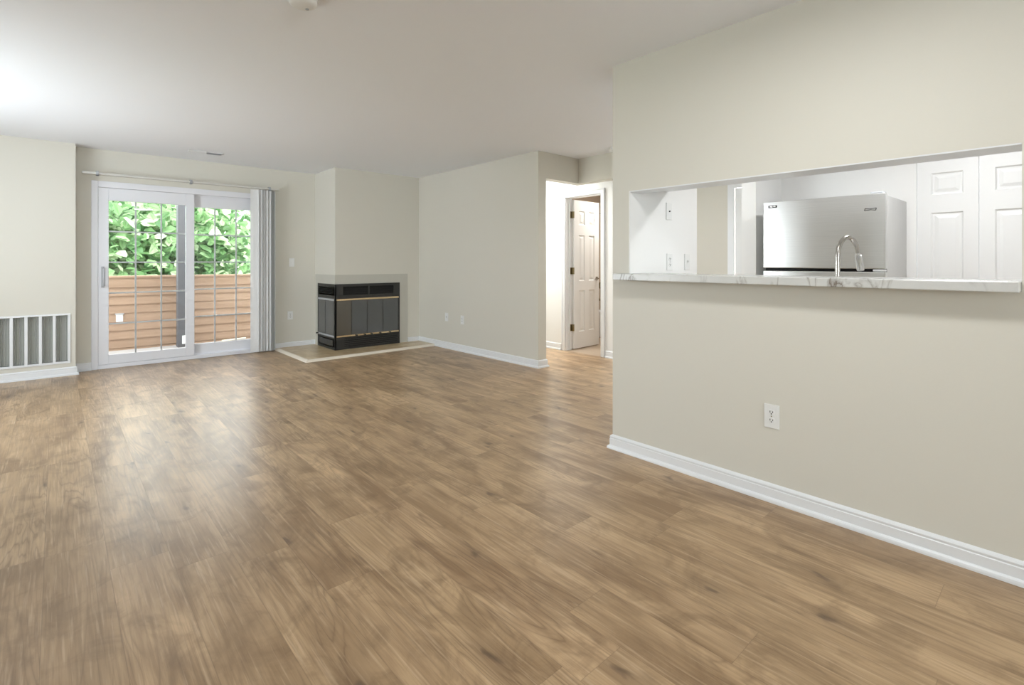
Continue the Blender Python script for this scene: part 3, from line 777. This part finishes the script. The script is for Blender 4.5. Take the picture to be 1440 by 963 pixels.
# ------------------------------------------------------------------ balcony
struct('balcony_floor', MB().box(-2.2, 5, YB2, 8.86, -.14, -.015), 'concrete')
pw = MB()
YP = 8.70
pw.box(-2.2, 5, YP + .02, YP + .12, -.015, .975)
pw.box(-2.2, 5, YP - .015, YP + .14, .975, 1.0)
pw.box(-2.2, 5, YP + .002, YP + .02, .860, .975).box(-2.2, 5, YP - .004, YP + .02, .845, .860)
z = .845; n_l = 0
while z > .0:
    z0 = max(z - .118, -.015)
    pw.add([(-2.2, YP + .018, z), (5, YP + .018, z), (5, YP + .004, z0), (-2.2, YP + .004, z0), (5, YP + .02, z0), (-2.2, YP + .02, z0)], [(0, 1, 2, 3), (3, 2, 4, 5)])
    z = z0
    if z <= -.014: break
struct('balcony_parapet', pw, 'siding_tan')
tag(MB().box(1.275, 1.425, 8.44, 8.58, -.015, 2.55, .004).build('balcony_post', 'post_grey'), 'dark grey square post on the balcony outside the sliding door', 'post')
ob = thing('outdoor_outlet', (.643, YP, .43), 'small white outdoor outlet box on the tan balcony siding', 'outlet')
MB().box(.605, .680, YP - .02, YP + .012, .375, .475, .004).build('outlet_box', 'plate_white', ob)
MB().box(.595, .690, YP - .035, YP + .01, .476, .490, .003).build('hood', 'grey_plastic', ob)
tg = tag(MB().box(1.325, 1.370, 8.428, 8.44, .03, .15, .003).build('post_sticker_box', 'plate_white'), 'small white box at the foot of the dark balcony post', 'box')
st_ = tag(MB().tube([(1.86, 8.60, .0), (2.20, 8.655, .004)], .014, 8).build('white_stick', 'stick_white'), 'short white stick lying on the balcony floor by the siding', 'stick')

# ------------------------------------------------------------------ outdoors: ground and trees
struct('ground', MB().box(-60, 60, 9.2, 90, -3.4, -3.2), 'grass')
rt = random.Random(11)
def tree(loc, height, crowns, nleaf, size, mat, label, cat='tree'):
    t = thing('tree', loc, label, cat, None)
    tr_ = MB(); x, y, z = loc
    top = (x + .2, y, z + height * .75)
    tr_.tube([(x, y, z), (x + .08, y + .05, z + height * .3), (x - .05, y, z + height * .55), top], [.22, .17, .12, .05], 10)
    for (cx, cy, cz, rx, ry, rz_) in crowns:
        tr_.tube([(x, y, z + height * .4), ((x + cx) / 2, (y + cy) / 2, (z + height * .4 + cz) / 2 + .2), (cx, cy, cz)], [.08, .05, .015], 7)
    tr_.build('trunk', 'bark', t, True)
    lf_ = MB(); vs = []; fs = []
    tot = sum(c[3] * c[4] * c[5] for c in crowns)
    for (cx, cy, cz, rx, ry, rz_) in crowns:
        n = int(nleaf * rx * ry * rz_ / tot)
        for i in range(n):
            while True:
                p = Vector((rt.uniform(-1, 1), rt.uniform(-1, 1), rt.uniform(-1, 1)))
                if .25 < p.length < 1: break
            if rt.random() < .5: p = p.normalized() * rt.uniform(.75, 1.05)
            c = Vector((cx + p.x * rx, cy + p.y * ry, cz + p.z * rz_))
            s_ = size * rt.uniform(.6, 1.3)
            nn = Vector((rt.gauss(0, .7), rt.gauss(-.5, .7), rt.gauss(.8, .5))).normalized()
            a = nn.orthogonal().normalized(); a = Matrix.Rotation(rt.uniform(0, 6.28), 3, nn) @ a; b = nn.cross(a)
            o = len(vs)
            fold = nn * s_ * .12
            for q in (a * s_ * .5, a * s_ * .12 + b * s_ * .36 + fold, a * -.42 * s_ + b * s_ * .16 + fold, a * -.5 * s_, a * -.42 * s_ - b * s_ * .16 + fold, a * s_ * .12 - b * s_ * .36 + fold):
                vs.append(tuple(c + q))
            fs.append((o, o + 1, o + 2, o + 3)); fs.append((o, o + 3, o + 4, o + 5))
    lf_.add(vs, fs); lf_.build('foliage', mat, t)
tree((1.3, 12.6, -3.2), 5.2, [(.7, 12.4, 1.15, 1.5, 1.1, .95), (.2, 12.2, 1.9, 1.0, .9, .7), (2.0, 12.7, 1.75, 1.3, 1.0, .85), (1.4, 12.4, .1, 1.7, 1.2, 1.0), (2.7, 12.9, .9, 1.0, 1.0, .9)], 6200, .22, 'leaf_maple',
     'light green leafy tree close behind the balcony, left behind the sliding door')
tree((4.4, 15.3, -3.2), 5.4, [(4.0, 15.2, .8, 1.3, 1.0, 1.0), (3.5, 15.2, 2.2, .9, .8, .6), (4.9, 15.3, 2.3, 1.0, 1.0, .7), (4.7, 15.2, -.2, 1.6, 1.2, 1.2)], 2600, .22, 'leaf_maple',
     'open green tree with sky showing through, right behind the sliding door')
tree((1.6, 18.5, -3.2), 6.2, [(.0, 18.5, 1.2, 2.4, 1.5, 1.9), (2.4, 18.5, 1.5, 2.0, 1.5, 1.9), (-2.8, 18.3, 1.0, 2.2, 1.6, 1.9), (1.0, 18.5, -.9, 3.4, 1.5, 1.6)], 9000, .32, 'leaf_dark',
     'dense darker green tree standing farther back behind the light green tree')
tree((-2.6, 13.5, -3.2), 5.4, [(-2.3, 13.4, .8, 1.5, 1.2, 1.4), (-3.4, 13.4, 1.6, 1.2, 1.2, 1.1)], 2200, .24, 'leaf_maple',
     'light green tree standing to the left beyond the balcony')
tree((8.6, 19.6, -3.2), 6, [(7.8, 19.4, .0, 2.0, 1.5, 1.8), (8.8, 19.6, 1.6, 1.6, 1.4, 1.2)], 3400, .32, 'leaf_dark',
     'dark green tree far to the right beyond the balcony')
